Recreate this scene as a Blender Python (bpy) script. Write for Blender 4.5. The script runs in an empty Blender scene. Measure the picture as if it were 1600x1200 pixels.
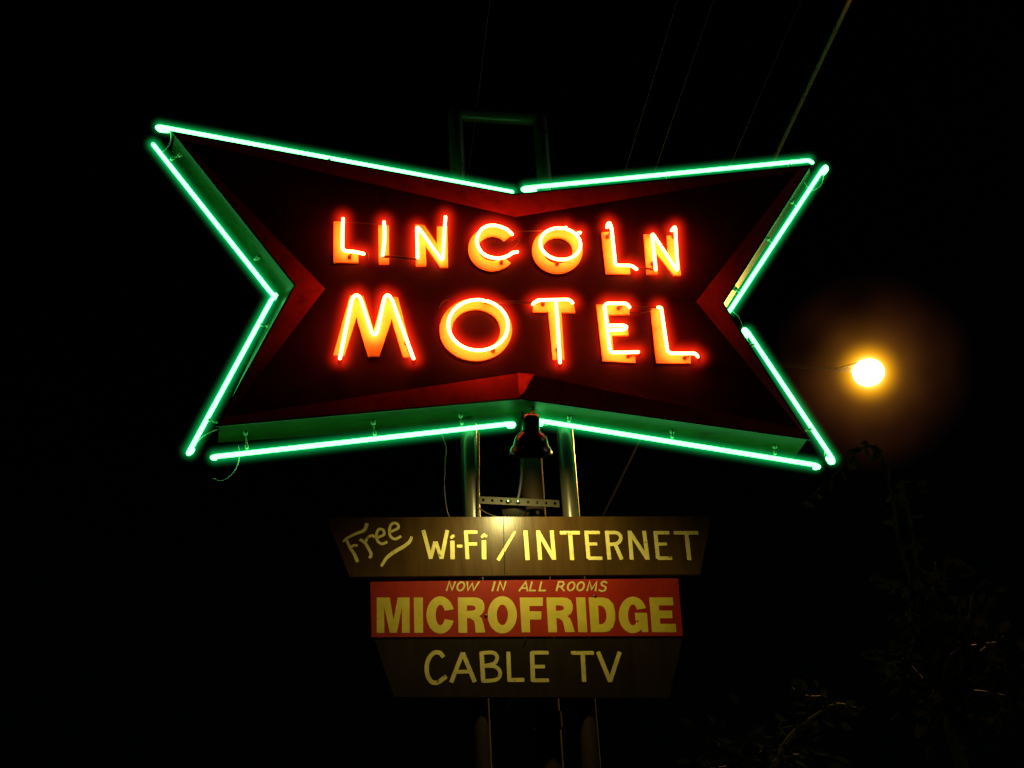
import bpy, math, random
from mathutils import Vector, Matrix
random.seed(7)
scene = bpy.context.scene
col = scene.collection
PI = math.pi

# ------------------------------------------------------------------ camera
F = 1900.0                                   # focal length for a 1600 px wide frame
CAM = Vector((0.0, 0.0, 1.6))
U = Vector((-233.0, 3850.0, F)).normalized()  # world up seen in the camera frame (right, up, forward)
fw = Vector((0, 0, 1))
Yc = (fw - U * fw.dot(U)).normalized()
Xc = Yc.cross(U).normalized()
if Xc.x < 0: Xc = -Xc

def c2w(v):                                   # camera frame -> world
    return Vector((v.dot(Xc), v.dot(Yc), v.dot(U)))

def ray(px, py):                              # unit depth along the view axis
    return c2w(Vector(((px - 800) / F, -(py - 600) / F, 1.0)))

cam_data = bpy.data.cameras.new('camera')
cam = bpy.data.objects.new('camera', cam_data)
col.objects.link(cam)
r_, u_, f_ = c2w(Vector((1, 0, 0))), c2w(Vector((0, 1, 0))), c2w(Vector((0, 0, 1)))
cam.matrix_world = Matrix(((r_.x, u_.x, -f_.x, CAM.x), (r_.y, u_.y, -f_.y, CAM.y),
                           (r_.z, u_.z, -f_.z, CAM.z), (0, 0, 0, 1)))
cam_data.sensor_width = 36.0
cam_data.lens = 36.0 * F / 1600.0
cam_data.clip_start = 0.05
cam_data.clip_end = 3000.0
scene.camera = cam

# ------------------------------------------------------------------ sign frame
away = ray(450, 1560); away.z = 0; away.normalize()
N = -away                                     # sign normal, towards the viewer
SX = away.cross(Vector((0, 0, 1))).normalized()
SZ = Vector((0, 0, 1))
O = CAM + ray(808, 460) * 9.2

def S(px, py, d=0.0):                         # measured point on the plane at depth d of the sign
    r = ray(px, py)
    t = ((O + N * d - CAM).dot(N)) / r.dot(N)
    return CAM + r * t

def L2(px, py, d=0.0):                        # in-plane coordinates (u, v)
    p = S(px, py, d) - O
    return (p.dot(SX), p.dot(SZ))

def W(u, v, d):
    return O + SX * u + SZ * v + N * d

def pxm(px, py, d=0.0):
    return (S(px + 1, py, d) - S(px, py, d)).length

def A(px, py, depth):                         # point at a view depth
    return CAM + ray(px, py) * depth

# ------------------------------------------------------------------ materials
def mat(name):
    m = bpy.data.materials.new(name); m.use_nodes = True
    nt = m.node_tree; nt.nodes.clear()
    out = nt.nodes.new('ShaderNodeOutputMaterial')
    return m, nt, out

def nd(nt, t, **kw):
    n = nt.nodes.new(t)
    for k, v in kw.items(): setattr(n, k, v)
    return n

def paint(name, c1, c2, rough=0.5, scale=6.0, stretch=(1, 1, 1), metal=0.0, bump=0.15, spots=None, spec=0.5,
          lo=0.35, hi=0.7, spot_lo=0.62, spot_hi=0.72, spot_scale=9.0, rough2=None):
    m, nt, out = mat(name)
    b = nd(nt, 'ShaderNodeBsdfPrincipled')
    tc = nd(nt, 'ShaderNodeTexCoord')
    mp = nd(nt, 'ShaderNodeMapping'); mp.inputs['Scale'].default_value = stretch
    nt.links.new(tc.outputs['Object'], mp.inputs['Vector'])
    n1 = nd(nt, 'ShaderNodeTexNoise'); n1.inputs['Scale'].default_value = scale
    n1.inputs['Detail'].default_value = 8; n1.inputs['Roughness'].default_value = 0.65
    nt.links.new(mp.outputs['Vector'], n1.inputs['Vector'])
    rp = nd(nt, 'ShaderNodeValToRGB')
    rp.color_ramp.elements[0].position = lo; rp.color_ramp.elements[0].color = (*c1, 1)
    rp.color_ramp.elements[1].position = hi; rp.color_ramp.elements[1].color = (*c2, 1)
    nt.links.new(n1.outputs['Fac'], rp.inputs['Fac'])
    colr = rp.outputs['Color']
    if spots:
        n2 = nd(nt, 'ShaderNodeTexNoise'); n2.inputs['Scale'].default_value = spot_scale
        n2.inputs['Detail'].default_value = 5
        nt.links.new(tc.outputs['Object'], n2.inputs['Vector'])
        r2 = nd(nt, 'ShaderNodeValToRGB')
        r2.color_ramp.elements[0].position = spot_lo; r2.color_ramp.elements[1].position = spot_hi
        nt.links.new(n2.outputs['Fac'], r2.inputs['Fac'])
        mx = nd(nt, 'ShaderNodeMixRGB'); mx.inputs[2].default_value = (*spots, 1)
        nt.links.new(r2.outputs['Color'], mx.inputs[0]); nt.links.new(colr, mx.inputs[1])
        colr = mx.outputs[0]
    nt.links.new(colr, b.inputs['Base Color'])
    mr = nd(nt, 'ShaderNodeMapRange')
    mr.inputs['To Min'].default_value = rough * 0.8
    mr.inputs['To Max'].default_value = rough2 if rough2 else min(1, rough * 1.3)
    nt.links.new(n1.outputs['Fac'], mr.inputs['Value'])
    nt.links.new(mr.outputs['Result'], b.inputs['Roughness'])
    b.inputs['Metallic'].default_value = metal
    b.inputs['Specular IOR Level'].default_value = spec
    if bump:
        bp = nd(nt, 'ShaderNodeBump'); bp.inputs['Strength'].default_value = bump; bp.inputs['Distance'].default_value = 0.01
        nt.links.new(n1.outputs['Fac'], bp.inputs['Height']); nt.links.new(bp.outputs['Normal'], b.inputs['Normal'])
    nt.links.new(b.outputs['BSDF'], out.inputs['Surface'])
    return m

def emit(name, c, s):
    m, nt, out = mat(name)
    e = nd(nt, 'ShaderNodeEmission'); e.inputs['Color'].default_value = (*c, 1); e.inputs['Strength'].default_value = s
    nt.links.new(e.outputs[0], out.inputs['Surface'])
    return m

def neon(name, c, s, vary=0.12):
    # lit gas: brightness wanders slightly along the glass
    m, nt, out = mat(name)
    e = nd(nt, 'ShaderNodeEmission'); e.inputs['Color'].default_value = (*c, 1)
    tc = nd(nt, 'ShaderNodeTexCoord')
    n1 = nd(nt, 'ShaderNodeTexNoise'); n1.inputs['Scale'].default_value = 5.0
    nt.links.new(tc.outputs['Object'], n1.inputs['Vector'])
    mr = nd(nt, 'ShaderNodeMapRange'); mr.inputs['To Min'].default_value = s * (1 - vary); mr.inputs['To Max'].default_value = s * (1 + vary)
    nt.links.new(n1.outputs['Fac'], mr.inputs['Value']); nt.links.new(mr.outputs[0], e.inputs['Strength'])
    nt.links.new(e.outputs[0], out.inputs['Surface'])
    return m

def glow_volume(name, half, shells):
    # bloom painted around a lamp as a self-lit volume; emission falls off with distance from the lamp's own axis
    m, nt, out = mat(name)
    tc = nd(nt, 'ShaderNodeTexCoord')
    sx = nd(nt, 'ShaderNodeSeparateXYZ'); nt.links.new(tc.outputs['Object'], sx.inputs[0])
    def M(op, a, b=None, clamp=False):
        n = nd(nt, 'ShaderNodeMath', operation=op); n.use_clamp = clamp
        for i, v in enumerate((a, b)):
            if v is None: continue
            if isinstance(v, (int, float)): n.inputs[i].default_value = v
            else: nt.links.new(v, n.inputs[i])
        return n.outputs[0]
    ax = M('MAXIMUM', M('SUBTRACT', M('ABSOLUTE', sx.outputs['X']), half), 0.0)
    d = M('SQRT', M('ADD', M('ADD', M('MULTIPLY', ax, ax), M('MULTIPLY', sx.outputs['Y'], sx.outputs['Y'])),
                    M('MULTIPLY', sx.outputs['Z'], sx.outputs['Z'])))
    prev = None
    nz = nd(nt, 'ShaderNodeTexNoise'); nz.inputs['Scale'].default_value = 1.1; nz.inputs['Detail'].default_value = 2
    nt.links.new(tc.outputs['Object'], nz.inputs['Vector'])
    for (R, p, c, k, wisp) in shells:
        q = M('SUBTRACT', 1.0, M('DIVIDE', d, R), clamp=True)
        e = nd(nt, 'ShaderNodeEmission'); e.inputs['Color'].default_value = (*c, 1)
        sg_ = M('MULTIPLY', M('POWER', q, p), k)
        if wisp: sg_ = M('MULTIPLY', sg_, M('MULTIPLY', M('SUBTRACT', nz.outputs['Fac'], 0.25, True), 4.0 * wisp))
        nt.links.new(sg_, e.inputs['Strength'])
        if prev is None: prev = e.outputs[0]
        else:
            a = nd(nt, 'ShaderNodeAddShader'); nt.links.new(prev, a.inputs[0]); nt.links.new(e.outputs[0], a.inputs[1]); prev = a.outputs[0]
    nt.links.new(prev, out.inputs['Volume'])
    try: m.cycles.volume_step_rate = 0.08
    except Exception: pass
    return m

def polyline_glow(name, segs, R, p, c, k):
    # like glow_volume, for a bent tube: distance to the nearest of its straight pieces
    m, nt, out = mat(name)
    tc = nd(nt, 'ShaderNodeTexCoord'); best = None
    for (a, b) in segs:
        ab = b - a
        s1 = nd(nt, 'ShaderNodeVectorMath', operation='SUBTRACT'); nt.links.new(tc.outputs['Object'], s1.inputs[0]); s1.inputs[1].default_value = a
        dt = nd(nt, 'ShaderNodeVectorMath', operation='DOT_PRODUCT'); nt.links.new(s1.outputs[0], dt.inputs[0]); dt.inputs[1].default_value = ab / ab.length_squared
        cl = nd(nt, 'ShaderNodeMath', operation='ADD'); cl.use_clamp = True; nt.links.new(dt.outputs['Value'], cl.inputs[0]); cl.inputs[1].default_value = 0
        sc = nd(nt, 'ShaderNodeVectorMath', operation='SCALE'); sc.inputs[0].default_value = ab; nt.links.new(cl.outputs[0], sc.inputs['Scale'])
        ds = nd(nt, 'ShaderNodeVectorMath', operation='DISTANCE'); nt.links.new(s1.outputs[0], ds.inputs[0]); nt.links.new(sc.outputs[0], ds.inputs[1])
        if best is None: best = ds.outputs['Value']
        else:
            mn = nd(nt, 'ShaderNodeMath', operation='MINIMUM'); nt.links.new(best, mn.inputs[0]); nt.links.new(ds.outputs['Value'], mn.inputs[1]); best = mn.outputs[0]
    mr = nd(nt, 'ShaderNodeMapRange'); mr.inputs['From Min'].default_value = 0; mr.inputs['From Max'].default_value = R
    mr.inputs['To Min'].default_value = 1; mr.inputs['To Max'].default_value = 0; nt.links.new(best, mr.inputs['Value'])
    pw = nd(nt, 'ShaderNodeMath', operation='POWER'); nt.links.new(mr.outputs[0], pw.inputs[0]); pw.inputs[1].default_value = p
    ml = nd(nt, 'ShaderNodeMath', operation='MULTIPLY'); nt.links.new(pw.outputs[0], ml.inputs[0]); ml.inputs[1].default_value = k
    e = nd(nt, 'ShaderNodeEmission'); e.inputs['Color'].default_value = (*c, 1); nt.links.new(ml.outputs[0], e.inputs['Strength'])
    nt.links.new(e.outputs[0], out.inputs['Volume'])
    try: m.cycles.volume_step_rate = 0.2
    except Exception: pass
    return m

MT = {}
MT['cabinet'] = paint('cabinet_green', (0.005, 0.040, 0.008), (0.010, 0.062, 0.013), 0.45, 3.0, (1, 1, 1), bump=0.25, spec=0.3, spots=(0.012, 0.022, 0.009), spot_lo=0.52, spot_hi=0.75, spot_scale=4)
MT['face'] = paint('face_maroon', (0.022, 0.0018, 0.0013), (0.040, 0.0028, 0.002), 0.6, 2.2, (1, 1, 0.6), bump=0.2, spec=0.08, spots=(0.02, 0.002, 0.0015), spot_lo=0.5, spot_hi=0.75, spot_scale=3)
MT['trim'] = paint('trim_red', (0.66, 0.045, 0.03), (0.80, 0.06, 0.04), 0.5, 3.0, bump=0.12, spec=0.2, spots=(0.36, 0.025, 0.018), spot_lo=0.5, spot_hi=0.8)
MT['letter'] = paint('letter_yellow', (0.78, 0.48, 0.045), (0.85, 0.57, 0.06), 0.5, 7.0, bump=0.1, spots=(0.6, 0.3, 0.04), spot_lo=0.6, spot_hi=0.8)
MT['red_neon'] = neon('red_neon_gas', (1.0, 0.135, 0.032), 40.0)
MT['green_neon'] = neon('green_neon_gas', (0.115, 1.0, 0.21), 7.5)
MT['board_brown'] = paint('board_brown', (0.040, 0.021, 0.006), (0.062, 0.033, 0.009), 0.27, 5.0, (2.6, 2.6, 0.3), bump=0.1, rough2=0.36, spec=0.2, spots=(0.03, 0.017, 0.006), spot_lo=0.5, spot_hi=0.8, spot_scale=2.5)
MT['board_dark'] = paint('board_dark_brown', (0.007, 0.0043, 0.0017), (0.012, 0.0075, 0.003), 0.6, 5.0, (2.2, 2.2, 0.35), bump=0.12, spec=0.05)
MT['board_red'] = paint('board_red', (0.17, 0.009, 0.0035), (0.23, 0.013, 0.005), 0.5, 4.0, (1.5, 1.5, 0.5), bump=0.08, spec=0.12)
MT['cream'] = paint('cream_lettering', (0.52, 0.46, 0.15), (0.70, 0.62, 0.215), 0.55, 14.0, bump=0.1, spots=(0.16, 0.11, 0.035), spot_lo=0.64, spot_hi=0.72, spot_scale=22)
MT['darkened_cream'] = paint('darkened_cream_lettering', (0.31, 0.265, 0.075), (0.44, 0.37, 0.10), 0.6, 14.0, bump=0.1, spots=(0.1, 0.07, 0.025), spot_lo=0.64, spot_hi=0.72, spot_scale=22)  # cream darkened in place of the flood light's falloff on lower lettering
MT['yellow'] = paint('yellow_lettering', (0.34, 0.27, 0.02), (0.42, 0.335, 0.03), 0.5, 12.0, bump=0.05)
MT['steel'] = paint('pole_paint', (0.032, 0.030, 0.018), (0.052, 0.048, 0.030), 0.28, 7.0, (1, 1, 0.25), bump=0.2, spots=(0.04, 0.02, 0.01), spot_lo=0.6, spot_hi=0.75, spot_scale=6, rough2=0.45)
MT['post_brown_pole_shade'] = paint('post_paint_pole_shade', (0.012, 0.0055, 0.003), (0.020, 0.0095, 0.005), 0.7, 8.0, (1, 1, 0.3), bump=0.25, spec=0.2)
MT['galv'] = paint('galvanised_steel', (0.012, 0.011, 0.006), (0.022, 0.019, 0.011), 0.5, 15.0, metal=0.1, bump=0.1, spec=0.2)
MT['chrome'] = paint('bolt_steel', (0.7, 0.68, 0.6), (0.8, 0.78, 0.7), 0.22, 15.0, metal=1.0, bump=0)
MT['hood'] = paint('hood_black', (0.006, 0.005, 0.005), (0.014, 0.009, 0.008), 0.2, 9.0, bump=0.15, rough2=0.34, spec=0.35)
MT['bulb_glass'] = paint('dark_bulb_glass', (0.02, 0.02, 0.018), (0.03, 0.028, 0.024), 0.07, 6.0, bump=0.0, spec=0.8)
MT['bulb'] = emit('hot_bulb', (1.0, 0.72, 0.25), 18.0)
MT['wire'] = paint('cable_sheath', (0.012, 0.012, 0.011), (0.02, 0.02, 0.018), 0.5, 30, bump=0)
MT['lead'] = paint('glass_lead', (0.35, 0.40, 0.33), (0.5, 0.55, 0.45), 0.25, 30, bump=0)
MT['jumper'] = paint('blackout_paint', (0.02, 0.006, 0.005), (0.035, 0.01, 0.008), 0.4, 30, bump=0)
MT['alu'] = paint('aluminium_cable', (0.55, 0.55, 0.5), (0.7, 0.7, 0.65), 0.4, 30, metal=0.3, bump=0)
MT['lamp_lens'] = emit('sodium_lens', (1.0, 0.62, 0.20), 60.0)
MT['bark'] = paint('bark', (0.05, 0.035, 0.025), (0.11, 0.08, 0.055), 0.85, 9, (1, 1, 0.3), bump=0.6)
MT['wood'] = paint('weathered_dark', (0.015, 0.011, 0.008), (0.03, 0.024, 0.018), 0.85, 6, (1, 1, 0.1), bump=0.5)
MT['ground'] = paint('asphalt', (0.035, 0.034, 0.032), (0.065, 0.063, 0.06), 0.85, 12, bump=0.4)

def leaf_mat(name, c1, c2, rough=0.35):
    m, nt, out = mat(name)
    b = nd(nt, 'ShaderNodeBsdfPrincipled')
    g = nd(nt, 'ShaderNodeNewGeometry')
    rp = nd(nt, 'ShaderNodeValToRGB')
    rp.color_ramp.elements[0].color = (*c1, 1); rp.color_ramp.elements[1].color = (*c2, 1)
    nt.links.new(g.outputs['Random Per Island'], rp.inputs['Fac'])
    nt.links.new(rp.outputs[0], b.inputs['Base Color'])
    b.inputs['Roughness'].default_value = rough; b.inputs['Specular IOR Level'].default_value = 0.0
    tr = nd(nt, 'ShaderNodeBsdfTranslucent'); nt.links.new(rp.outputs[0], tr.inputs['Color'])
    mx = nd(nt, 'ShaderNodeMixShader'); mx.inputs[0].default_value = 0.1
    nt.links.new(b.outputs[0], mx.inputs[1]); nt.links.new(tr.outputs[0], mx.inputs[2])
    nt.links.new(mx.outputs[0], out.inputs['Surface'])
    return m
MT['leaf'] = leaf_mat('leaf', (0.012, 0.018, 0.006), (0.026, 0.034, 0.012), 0.8)
MT['leaf2'] = leaf_mat('leaf_dull', (0.012, 0.018, 0.009), (0.026, 0.033, 0.016), 0.8)

# ------------------------------------------------------------------ mesh helpers
class MB:
    def __init__(self): self.v = []; self.f = []
    def poly(self, pts, d0, d1, flip=False):      # slab of an in-plane outline, front face at d1
        n = len(pts); b = len(self.v)
        area = sum(pts[i][0] * pts[(i + 1) % n][1] - pts[(i + 1) % n][0] * pts[i][1] for i in range(n))
        if area < 0: pts = pts[::-1]
        for (x, y) in pts: self.v.append(W(x, y, d1))
        for (x, y) in pts: self.v.append(W(x, y, d0))
        self.f.append([b + i for i in range(n)])
        self.f.append([b + n + i for i in range(n)][::-1])
        for i in range(n):
            j = (i + 1) % n
            self.f.append([b + i, b + n + i, b + n + j, b + j])
    def strip(self, Lp, Rp, d0, d1, closed=False):  # ribbon slab from two edge lists
        b = len(self.v); n = len(Lp)
        for i in range(n):
            for (p, d) in ((Lp[i], d1), (Rp[i], d1), (Lp[i], d0), (Rp[i], d0)):
                self.v.append(W(p[0], p[1], d))
        for i in range(n if closed else n - 1):
            a = b + 4 * i; c = b + 4 * ((i + 1) % n)
            self.f += [[a, a + 1, c + 1, c], [a + 2, c + 2, c + 3, a + 3], [a, c, c + 2, a + 2], [a + 1, a + 3, c + 3, c + 1]]
        if not closed:
            a = b; c = b + 4 * (n - 1)
            self.f += [[a, a + 2, a + 3, a + 1], [c, c + 1, c + 3, c + 2]]
    def tube(self, pts, r, seg=10, caps=True, radii=None):
        pts = [Vector(p) for p in pts]
        rad = radii or [r] * len(pts)
        tang = []
        for i in range(len(pts)):
            a = pts[max(0, i - 1)]; c = pts[min(len(pts) - 1, i + 1)]
            t = (c - a)
            tang.append(t.normalized() if t.length > 1e-9 else Vector((0, 0, 1)))
        if caps:                                  # rounded ends
            P = []; R = []; T = []
            for k in (0.05, 0.5, 0.85):
                P.append(pts[0] - tang[0] * rad[0] * math.sqrt(1 - k * k)); R.append(rad[0] * k); T.append(tang[0])
            P += pts; R += rad; T += tang
            for k in (0.85, 0.5, 0.05):
                P.append(pts[-1] + tang[-1] * rad[-1] * math.sqrt(1 - k * k)); R.append(rad[-1] * k); T.append(tang[-1])
            pts, rad, tang = P, R, T
        n = tang[0].orthogonal().normalized()
        b = len(self.v)
        for i, p in enumerate(pts):
            if i:
                q = tang[i - 1].rotation_difference(tang[i]); n = (q @ n)
            n = (n - tang[i] * n.dot(tang[i])).normalized()
            bn = tang[i].cross(n)
            for k in range(seg):
                a = 2 * PI * k / seg
                self.v.append(p + (n * math.cos(a) + bn * math.sin(a)) * rad[i])
        for i in range(len(pts) - 1):
            for k in range(seg):
                k2 = (k + 1) % seg
                self.f.append([b + i * seg + k, b + i * seg + k2, b + (i + 1) * seg + k2, b + (i + 1) * seg + k])
        self.f.append([b + k for k in range(seg)][::-1])
        e = b + (len(pts) - 1) * seg
        self.f.append([e + k for k in range(seg)])
    def lathe(self, base, axis, prof, seg=32):     # prof: (distance along axis, radius)
        axis = axis.normalized(); n = axis.orthogonal().normalized(); bn = axis.cross(n)
        b = len(self.v)
        for (h, r) in prof:
            for k in range(seg):
                a = 2 * PI * k / seg
                self.v.append(base + axis * h + (n * math.cos(a) + bn * math.sin(a)) * r)
        for i in range(len(prof) - 1):
            for k in range(seg):
                k2 = (k + 1) % seg
                self.f.append([b + i * seg + k, b + i * seg + k2, b + (i + 1) * seg + k2, b + (i + 1) * seg + k])
        self.f.append([b + k for k in range(seg)][::-1])
        e = b + (len(prof) - 1) * seg
        self.f.append([e + k for k in range(seg)])
    def box(self, c, ax, ay, az):                  # centre and half-extent vectors
        b = len(self.v)
        for sx in (-1, 1):
            for sy in (-1, 1):
                for sz in (-1, 1):
                    self.v.append(c + ax * sx + ay * sy + az * sz)
        self.f += [[b, b + 1, b + 3, b + 2], [b + 4, b + 6, b + 7, b + 5], [b, b + 4, b + 5, b + 1],
                   [b + 2, b + 3, b + 7, b + 6], [b, b + 2, b + 6, b + 4], [b + 1, b + 5, b + 7, b + 3]]

AT = {}
def _build(self, name, material, parent=None, loc=None, smooth=False, label=None):
    origin = Vector(AT[parent.name]) if parent is not None else Vector(loc if loc is not None else (0, 0, 0))
    me = bpy.data.meshes.new(name)
    me.from_pydata([tuple(v - origin) for v in self.v], [], self.f)
    me.update()
    if smooth:
        for p in me.polygons: p.use_smooth = True
    me.materials.append(material)
    o = bpy.data.objects.new(name, me); col.objects.link(o)
    if parent is not None: o.parent = parent
    else: o.location = origin
    AT[o.name] = origin
    if label: o['label'] = label
    return o
MB.build = _build

def tag(o, label=None, cat=None, group=None, kind=None):
    if label: o['label'] = label
    if cat: o['category'] = cat
    if group: o['group'] = group
    if kind: o['kind'] = kind
    return o

def thing(name, loc, label, cat, group=None):
    o = bpy.data.objects.new(name, None); col.objects.link(o)
    o.location = loc; o.empty_display_size = 0.2
    AT[o.name] = Vector(loc)
    return tag(o, label, cat, group)

def fillet(pts, r, n=5):                           # round the corners of a polyline of vectors
    pts = [Vector(p) for p in pts]
    out = [pts[0]]
    for i in range(1, len(pts) - 1):
        a, b, c = pts[i - 1], pts[i], pts[i + 1]
        ra = min(r, (a - b).length * 0.48, (c - b).length * 0.48)
        p = b + (a - b).normalized() * ra; q = b + (c - b).normalized() * ra
        for k in range(n + 1):
            t = k / n
            out.append(p * (1 - t) ** 2 + b * 2 * t * (1 - t) + q * t * t)
    out.append(pts[-1])
    return out

def smooth_path(pts, n=6):                         # Catmull-Rom through the points (any tuples)
    pts = [Vector(p) for p in pts]
    out = []
    for i in range(len(pts) - 1):
        p0 = pts[max(0, i - 1)]; p1 = pts[i]; p2 = pts[i + 1]; p3 = pts[min(len(pts) - 1, i + 2)]
        for k in range(n):
            t = k / n
            out.append(0.5 * ((2 * p1) + (p2 - p0) * t + (2 * p0 - 5 * p1 + 4 * p2 - p3) * t * t + (3 * p1 - p0 - 3 * p2 + p3) * t ** 3))
    out.append(pts[-1])
    return out

# ------------------------------------------------------------------ world, added fill sun
world = bpy.data.worlds.new('World'); scene.world = world; world.use_nodes = True
wn = world.node_tree; bg = wn.nodes['Background']
sky = wn.nodes.new('ShaderNodeTexSky'); sky.sky_type = 'NISHITA'; sky.sun_disc = False
SUN_EL, SUN_ROT = math.radians(28), math.radians(92)
sky.sun_elevation = SUN_EL; sky.sun_rotation = SUN_ROT
wn.links.new(sky.outputs[0], bg.inputs['Color']); bg.inputs['Strength'].default_value = 0.0001
sd = bpy.data.lights.new('fill_sun', 'SUN'); sd.energy = 0.045; sd.angle = math.radians(0.5); sd.color = (1.0, 0.95, 0.85)  # weak sun added to lift the overhead cable, no known source
so = bpy.data.objects.new('fill_sun', sd); col.objects.link(so)
so.rotation_euler = Vector((-math.sin(SUN_ROT) * math.cos(SUN_EL), -math.cos(SUN_ROT) * math.cos(SUN_EL), -math.sin(SUN_EL))).to_track_quat('-Z', 'Y').to_euler()

# ------------------------------------------------------------------ ground
g = MB()
gn = 40
for j in range(gn + 1):
    for i in range(gn + 1):
        x = -600 + 1200 * i / gn; y = -600 + 1200 * j / gn
        g.v.append(Vector((x, y, 0)))
for j in range(gn):
    for i in range(gn):
        a = j * (gn + 1) + i
        g.f.append([a, a + 1, a + gn + 2, a + gn + 1])
tag(g.build('ground', MT['ground']), kind='structure')

# ------------------------------------------------------------------ neon sign
sign = thing('neon_sign', S(812, 640, -0.18), 'bow-tie shaped motel sign with lit red neon words and green neon outline on poles', 'neon sign')
OUT = [(273, 208), (803, 305), (1264, 260), (1128, 474), (1262, 685), (812, 622), (342, 664), (462, 446)]
INN = [(284, 218), (806, 339), (1246, 267), (1088, 471), (1249, 669), (812, 583), (355, 651), (508, 451)]
out2 = [L2(*p) for p in OUT]
DEPTH = 0.36
inn2 = [L2(p[0], p[1], 0.02) for p in INN]
BACK = [(268, 243), (803, 332), (1267, 275), (1134, 482), (1240, 718), (814, 657), (341, 692), (434, 470)]
bak2 = [L2(p[0], p[1], -DEPTH) for p in BACK]       # the box is a little wider at the back than at the front
mid2 = [tuple((Vector(a) + Vector(b)) / 2) for a, b in zip(out2, bak2)]
# cabinet: side walls and back
m = MB()
n8 = len(out2)
for (x, y) in out2: m.v.append(W(x, y, 0))
for (x, y) in bak2: m.v.append(W(x, y, -DEPTH))
for i in range(n8):
    j = (i + 1) % n8
    m.f.append([i, i + n8, j + n8, j])
m.f.append([n8 + i for i in range(n8)])
cabinet = m.build('cabinet', MT['cabinet'], sign)
# thin folded metal edge round the front, catches a line of light
m = MB()
ctr = (0.0, 0.0)
e_in = []
for i, (x, y) in enumerate(out2):
    p = Vector((x, y)); a = (Vector(out2[i - 1]) - p).normalized(); b = (Vector(out2[(i + 1) % n8]) - p).normalized()
    bis = (a + b).normalized()
    cr = a.x * b.y - a.y * b.x
    if cr > 0: bis = -bis                            # reflex corners
    s_ = 0.012 / max(0.25, abs(a.x * bis.y - a.y * bis.x))
    e_in.append((p + bis * s_, p - bis * s_ * 0.15))
m.strip([tuple(q[1]) for q in e_in], [tuple(q[0]) for q in e_in], -0.004, 0.004, closed=True)
m.build('edge_fold', MT['cabinet'], sign)
# sloping red trim band
INE = L2(834, 586, 0.085)
m = MB()
o3 = [tuple(q[0]) for q in e_in]
for i in range(n8):
    j = (i + 1) % n8
    di, dj = 0.02, 0.02
    if i == 4: dj = 0.085                            # lower right: inner edge raised by the seam, shape added to shade this bevel
    ns = 14
    b = len(m.v)
    for k in range(ns + 1):
        t = k / ns
        po = Vector(o3[i]).lerp(Vector(o3[j]), t); pi_ = Vector(inn2[i]).lerp(Vector(INE if i == 4 else inn2[j]), t)
        wob = 0.002 * math.sin(9 * t + i)
        m.v.append(W(po.x, po.y, 0.001)); m.v.append(W(pi_.x, pi_.y, di + (dj - di) * t ** 1.4 + wob * math.sin(PI * t)))
    for k in range(ns):
        a = b + 2 * k
        m.f.append([a, a + 2, a + 3, a + 1])
    if i == 4:                                       # lip behind the raised edge, added with it for shade
        b2 = len(m.v)
        for k in range(ns + 1):
            t = k / ns
            pi_ = Vector(inn2[i]).lerp(Vector(INE), t)
            m.v.append(W(pi_.x, pi_.y, 0.015)); m.v.append(W(pi_.x, pi_.y, di + (dj - di) * t ** 1.4))
        for k in range(ns):
            a = b2 + 2 * k
            m.f.append([a, a + 1, a + 3, a + 2])
trim = m.build('trim_band', MT['trim'], sign)
# folded corner piece at the middle seam
m = MB()
for (px, py, d) in ((809, 582.5, .022), (809.6, 593, .016), (810.4, 606, .010), (812, 619, .004),
                    (835, 585, .087), (832, 596, .066), (825, 607, .038)):
    m.v.append(S(px, py, d))
m.f += [[0, 1, 5, 4], [1, 2, 6, 5], [2, 3, 6]]
m.build('corner_gusset', MT['trim'], sign)
# dark face sheet, in sheets with a seam between
m = MB()
fp = [L2(p[0], p[1], 0.02) for p in INN]
m.poly(fp, 0.006, 0.017)
face = m.build('face_panel', MT['face'], sign)
m = MB()
for (a_, b_) in (((508, 468), (1090, 468)),):
    p = L2(*a_, .02); q = L2(*b_, .02)
    m.strip([(p[0], p[1] + .004), (q[0], q[1] + .004)], [(p[0], p[1] - .004), (q[0], q[1] - .004)], 0.017, 0.0195)
m.build('seam_strip', MT['face'], sign)

FB, FD, TD = 0.017, 0.034, 0.088                      # letter base, letter front, tube depth
TR = 0.0125

def ring_pts(cx, cy, rx, ry, a0, a1, n, rot=0.0):
    res = []
    for k in range(n):
        a = math.radians(a0 + (a1 - a0) * k / (n - 1))
        x = rx * math.cos(a); y = ry * math.sin(a)
        c, s = math.cos(rot), math.sin(rot)
        res.append((cx + x * c - y * s, cy + x * s + y * c))
    return res

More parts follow.
